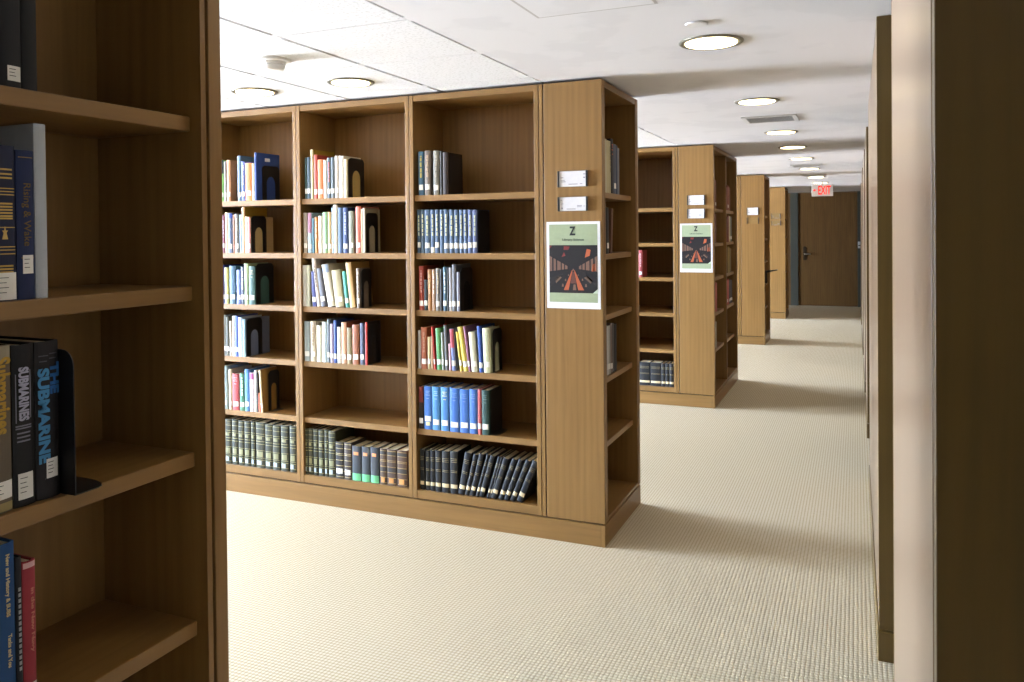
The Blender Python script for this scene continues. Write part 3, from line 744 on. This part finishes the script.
spine_text(o, 'THE', .042, .262, '2860a0', .74, .86, .66, .02, .001)
flat_strips(o, .042, .262, '4a4a54', [(.12, .5, .905, .912), (.55, .9, .915, .922), (.15, .45, .87, .877), (.55, .85, .885, .892)] + [(.3 + q * .12, .34 + q * .12, .125, .132) for q in range(4)])
label_patch(o, .042, .36, .86, .034, .066, 3)
t = bookend(0, 0, .14, 0, .245, 0, 'black bookend with wide foot plate beside the submarine books in the left foreground', foot=.075)
t.location = (E - .012, .9405, zC); t.rotation_euler = (0, 0, PI / 2)
# lowest visible shelf
o = lettered(.822, .034, .292, '1c4f86', 'bright blue book with cream lettering on the lowest foreground shelf', zD)
spine_text(o, 'New and History & SUBS', .034, .292, 'c8b48a', .60, .94, .60, .0085, .0002)
spine_text(o, 'Tanks and You', .034, .292, 'c8b48a', .66, .50, .32, .0085, .0002)
spine_text(o, 'Navy', .034, .292, 'c8b48a', .72, .22, .14, .0085, .0002)
o = lettered(.858, .010, .262, '20242a', 'thin dark book squeezed between blue and red books in the foreground', zD)
flat_strips(o, .010, .262, '9a9ca0', [(.3, .7, q * .035 + .3, q * .035 + .322) for q in range(15)])
o = lettered(.869, .022, .25, '9e2632', 'red book with worn spine on the lowest foreground shelf', zD, {'S': 'a83440'})
spine_text(o, 'in the New Navy', .022, .25, 'c07868', .68, .82, .40, .0075, .0002)
flat_strips(o, .022, .25, 'c8a0a0', [(.05, .95, .955, .99)], 'head_band')
label_patch(o, .022, .2, .95, .012, .05, 2)

# ------------------------------------------------------------------ signs
def range_sign(ya, zt, zb, label, card='d3d1d1', caps='24282a', marks=True, x0=-1.436, x1=-1.272):
    t = thing('range_sign', label, 'sign', ((x0 + x1) / 2, ya, (zt + zb) / 2), 0, 'shelf range signs on the end panels')
    w = (x1 - x0) / 2; h = (zt - zb) / 2
    box('sign_holder', plain('9a978f' if card == 'd3d1d1' else '85683c', .4), t, (-w, w, -.004, 0, -h, h), .0008)
    for s in (-1, 1): box('end_cap', plain(caps, .4), t, (s * (w - .0045) - .0045, s * (w - .0045) + .0045, -.012, -.004, -h, h), .0015)
    if card:
        box('card', plain(card, .6), t, (-w + .01, w - .01, -.007, -.004, -h + .002, h - .002), .0005)
        if marks:
            mb = MB()
            for a, b, c, d in marks: mb.box(a * w, b * w, -.0075, -.007, c * h, d * h)
            mb.obj('card_print', plain('8c8a92', .7), t)
    return t
M1 = ((-.78, -.6, .1, .22), (-.78, -.5, -.12, -.2), (-.78, -.45, -.3, -.4), (-.25, .35, -.62, -.72), (.72, .85, .5, .6), (.72, .85, .05, .2), (.5, .66, -.6, -.68))
M2 = ((-.75, -.65, -.5, -.68), (-.4, .2, -.66, -.76), (-.78, -.7, .5, .6), (.3, .62, -.2, -.3), (.3, .6, -.38, -.46), (.72, .84, -.3, -.36), (-.75, -.6, .0, .06))
PN = lambda i: STACKS[i][0]
range_sign(PN(0), 1.946, 1.863, 'upper white range sign on the end panel of the large stack', marks=M1)
range_sign(PN(0), 1.811, 1.737, 'lower white range sign, just above the poster on the large stack', marks=M2)
range_sign(PN(1), 1.955, 1.866, 'upper white range sign on the end panel of the second stack', marks=M1)
range_sign(PN(1), 1.83, 1.743, 'lower white range sign, just above the poster on the second stack', marks=M2)
range_sign(PN(2), 1.95, 1.845, 'white range sign on the end panel of the third stack', marks=M1)
range_sign(PN(2), 1.81, 1.72, 'empty lower sign holder on the end panel of the third stack', card=None)
range_sign(PN(3), 1.935, 1.83, 'upper dim sign holder on the end panel of the fourth stack', card='7a6238', marks=M1)
range_sign(PN(3), 1.80, 1.71, 'lower dim sign holder on the end panel of the fourth stack', card='7a6238', marks=M2)

def poster(ya, label, x0=-1.502, x1=-1.208, z0=1.229, z1=1.682):
    t = thing('poster', label, 'poster', ((x0 + x1) / 2, ya, (z0 + z1) / 2), 0, 'green letter posters on the end panels')
    w = (x1 - x0) / 2; h = (z1 - z0) / 2
    box('paper_sheet', plain('dadada', .6), t, (-w, w, -.0016, -.0002, -h, h), 0)
    gx = w * .90
    box('green_print', plain('95a180', .6), t, (-gx, gx, -.0022, -.0016, -h * .855, h * .94), 0)
    px0, px1, pz0, pz1 = -gx, gx, -h * .64, h * .46
    P = lambda u, v: (px0 + (px1 - px0) * u, pz0 + (pz1 - pz0) * v)
    mb = MB()
    def shp(pts, mi, lev): 
        q = [P(*p) for p in pts]; mb.prism(q, 'y', -.0024 - lev * .00012, -.0022, mi)
    shp([(0, 0), (1, 0), (1, 1), (0, 1)], 0, 0)
    # arched hall: pale lit bays left and right, dark vault, long desks running to the far end
    shp([(0, .45), (.38, .5), (.38, .56), (0, .78)], 1, 1); shp([(1, .45), (.62, .5), (.62, .56), (1, .78)], 1, 1)
    for u in (.06, .14, .24, .31): 
        shp([(u, .4), (u + .03 * (1 - u), .4), (u + .03 * (1 - u), .86 - u * .7), (u, .88 - u * .7)], 0, 2)
        shp([(1 - u, .4), (1 - u - .03 * (1 - u), .4), (1 - u - .03 * (1 - u), .86 - u * .7), (1 - u, .88 - u * .7)], 0, 2)
    shp([(.0, .92), (.06, .99), (.0, .99)], 2, 1); shp([(.3, .9), (.4, .9), (.43, .97), (.31, .98)], 2, 1); shp([(.26, .75), (.34, .78), (.31, .86)], 2, 1); shp([(.74, .74), (.84, .78), (.86, .9), (.78, .92)], 4, 1); shp([(.88, .45), (.96, .46), (.95, .62), (.9, .6)], 4, 2)
    shp([(.0, .1), (.3, .42), (.46, .5), (.2, .38), (.0, .3)], 3, 2); shp([(1, .1), (.7, .42), (.54, .5), (.8, .38), (1, .3)], 3, 2)
    shp([(.14, .2), (.26, .32), (.2, .36), (.12, .28)], 5, 2); shp([(.86, .2), (.72, .32), (.8, .36), (.9, .26)], 5, 2)
    shp([(.30, .06), (.40, .06), (.485, .48), (.475, .48)], 4, 3); shp([(.60, .06), (.72, .06), (.525, .48), (.515, .48)], 4, 3)
    shp([(.44, .2), (.56, .2), (.52, .44), (.48, .44)], 6, 3)
    shp([(.49, .06), (.56, .06), (.545, .18), (.505, .18)], 1, 4)
    for u, v, s in ((.28, .13, .02), (.34, .25, .014), (.76, .13, .02), (.69, .26, .014), (.4, .36, .01), (.6, .36, .01), (.5, .47, .012)):
        shp([(u - s, v), (u + s, v), (u + s * .6, v + s * 3), (u - s * .6, v + s * 3)], 1, 4)
    shp([(.9, 0), (1, 0), (1, .09)], 7, 5)
    mb.obj('printed_photo', [plain(c, .6) for c in ('120b0b', '6e5242', '6e211b', '1c1413', 'a8542e', '66503f', '5a3428', 'b9c8ac')], t)
    up = frame((-w * .02, -.0026, h * .775), (1, 0, 0), (0, 0, 1))
    text('letter', 'Z', .062, plain('15181a', .7), t, up, width=.034, bold=.0022)
    text('caption', 'Library Science', .0155, plain('3c4a3c', .7), t, frame((-w * .0, -.0026, h * .585), (1, 0, 0), (0, 0, 1)), width=.118, bold=.0004)
    return t
poster(PN(0), 'green and white poster with a black letter on the large stack')
poster(PN(1), 'green and white poster with a black letter on the second stack', z0=1.246, z1=1.695)

# ------------------------------------------------------------------ ceiling fittings
LIT = glow('ffe6ae', LAMP)
def downlight(x, y, label, r=.134, pan=False):
    t = thing('downlight', label, 'ceiling light', (x, y, CZ), 0, 'round recessed downlights')
    MB().lathe([(r * .80, -.0015), (r * .81, -.006), (r * .96, -.007), (r, -.003), (r, 0)], 48).obj('trim_ring', plain('77726480'[:6], .35, .3), t, smooth=True)
    MB().lathe([(.001, -.0075), (r * .5, -.0075), (r * .80, -.0072), (r * .805, -.003)], 48).obj('diffuser', LIT, t)
    return t
LY = (1.76, 3.454, 5.153, 6.867, 8.16, 9.513, 11.148, 12.963, 14.60)
for i, y in enumerate(LY):
    downlight(-.561, y, f'round downlight in the corridor ceiling, {ORD[i]} from the camera')
downlight(-2.43, 3.535, 'round downlight in the tiled ceiling above the middle bay', r=.123)
downlight(-3.065, 3.535, 'round downlight in the tiled ceiling above the left bay', r=.126)
t = thing('smoke_detector', 'white smoke detector on the ceiling tiles in front of the downlights', 'smoke detector', (-2.43, 2.93, CZ))
MB().lathe([(.001, -.012), (.074, -.012), (.078, -.008), (.078, 0)], 40).obj('mounting_base', plain('efeeea', .5), t)
MB().lathe([(.001, -.052), (.035, -.052), (.046, -.047), (.05, -.034), (.05, -.03), (.044, -.029), (.044, -.025), (.052, -.024), (.056, -.012)], 40).obj('sensor_head', plain('e6e4df', .5), t)
t = thing('sprinkler_cover', 'small flat white sprinkler cover disc beside the nearest corridor downlight', 'sprinkler', (-.561, 3.12, CZ))
MB().lathe([(.001, -.008), (.04, -.008), (.044, -.005), (.044, -.003)], 36).obj('cover_disc', plain('d9d6d2', .5), t); MB().lathe([(.001, -.003), (.03, -.003), (.03, 0)], 24).obj('escutcheon', plain('8a8780', .5), t)
def vent(y, label, w=.37, d=.34):
    t = thing('ceiling_vent', label, 'air vent', (-.562, y, CZ), 0, 'ceiling air vents')
    f = MB(); a, b = w / 2, d / 2; q = .03
    f.box(-a, a, -b, -b + q, -.008, 0).box(-a, a, b - q, b, -.008, 0).box(-a, -a + q, -b + q, b - q, -.008, 0).box(a - q, a, -b + q, b - q, -.008, 0)
    f.obj('vent_frame', plain('cfccc8', .5), t, .001)
    box('dark_throat', plain('807b76', .8), t, (-a + q, a - q, -b + q, b - q, -.0015, 0), 0)
    n = 7
    for i in range(n):
        y0 = -b + q + (i + .3) * (d - 2 * q) / n
        MB().prism([(y0, -.007), (y0 + .018, -.0025), (y0 + .0195, -.004), (y0 + .0015, -.0085)], 'x', -a + q, a - q).obj('louvre', plain('d0ccc7', .5), t)
    return t
for i, y in enumerate((6.01, 10.55, 12.45)):
    vent(y, f'square louvred ceiling vent, {ORD[i]} from the camera')
t = thing('access_panel', 'flush white access panel in the corridor ceiling at the top edge of the view', 'access panel', (-.86, 2.5, CZ))
box('panel_door', PLASTER, t, (-.215, .215, -.28, .28, -.002, 0), .0005)
MB().box(-.226, -.2155, -.29, .29, -.0012, 0).box(.2155, .226, -.29, .29, -.0012, 0).box(-.2155, .2155, .2805, .29, -.0012, 0).box(-.2155, .2155, -.29, -.2805, -.0012, 0).obj('panel_frame', plain('b8b2ac', .7), t)
t = thing('exit_sign', 'small ceiling-hung exit sign with red letters and arrow before the far door', 'exit sign', (-.515, 14.2, CZ))
box('housing', plain('d6d0c2', .5), t, (-.165, .165, -.025, .025, -.245, -.06), .004)
box('canopy', plain('d6d0c2', .5), t, (-.012, .012, -.012, .012, -.06, 0), .003)
RED = glow('e8281c', .55)
text('exit_lettering', 'EXIT', .2, RED, t, frame((.03, -.0262, -.155), (1, 0, 0), (0, 0, 1)), width=.195, bold=.0035)
MB().prism([(-.145, -.145), (-.118, -.12), (-.118, -.138), (-.092, -.138), (-.092, -.152), (-.118, -.152), (-.118, -.17)], 'y', -.0262, -.0245).obj('arrow', RED, t)

# ------------------------------------------------------------------ world, camera, view
wd = bpy.data.worlds.new('daylight_sky'); SC.world = wd; wd.use_nodes = True
nt = wd.node_tree; bg = nt.nodes['Background']
tc = nt.nodes.new('ShaderNodeTexCoord'); sp = nt.nodes.new('ShaderNodeSeparateXYZ'); cr = nt.nodes.new('ShaderNodeValToRGB')
nt.links.new(tc.outputs['Generated'], sp.inputs[0])
mr = nt.nodes.new('ShaderNodeMapRange'); mr.inputs[1].default_value = -1; mr.inputs[2].default_value = 1
nt.links.new(sp.outputs[2], mr.inputs[0]); nt.links.new(mr.outputs[0], cr.inputs['Fac'])
e = cr.color_ramp.elements
e[0].position = .47; e[0].color = WORLD[0]; e[1].position = .53; e[1].color = WORLD[1]
nt.links.new(cr.outputs['Color'], bg.inputs['Color']); bg.inputs['Strength'].default_value = SKY

cam = bpy.data.cameras.new('camera'); co = bpy.data.objects.new('camera', cam); COL.objects.link(co); SC.camera = co
f_px, yaw, pitch, roll, sy, hc = 801.4282, math.radians(23.2657), math.radians(-.6842), math.radians(-.5645), -98.748, 1.6276
cam.sensor_width = 36; cam.sensor_fit = 'HORIZONTAL'; cam.lens = f_px / 1024 * 36
cam.shift_y = sy / 1024; cam.clip_start = .05
R = Vector((math.cos(yaw), math.sin(yaw), 0)); F = Vector((-math.sin(yaw) * math.cos(pitch), math.cos(yaw) * math.cos(pitch), math.sin(pitch))); U = R.cross(F)
R2 = R * math.cos(roll) + U * math.sin(roll); U2 = U * math.cos(roll) - R * math.sin(roll)
co.matrix_world = Matrix(((R2.x, U2.x, -F.x, 0), (R2.y, U2.y, -F.y, 0), (R2.z, U2.z, -F.z, hc), (0, 0, 0, 1)))
vs = SC.view_settings; vs.view_transform = 'Standard'; vs.look = 'None'; vs.gamma = 1; vs.use_curve_mapping = False; vs.exposure = EXPOSURE
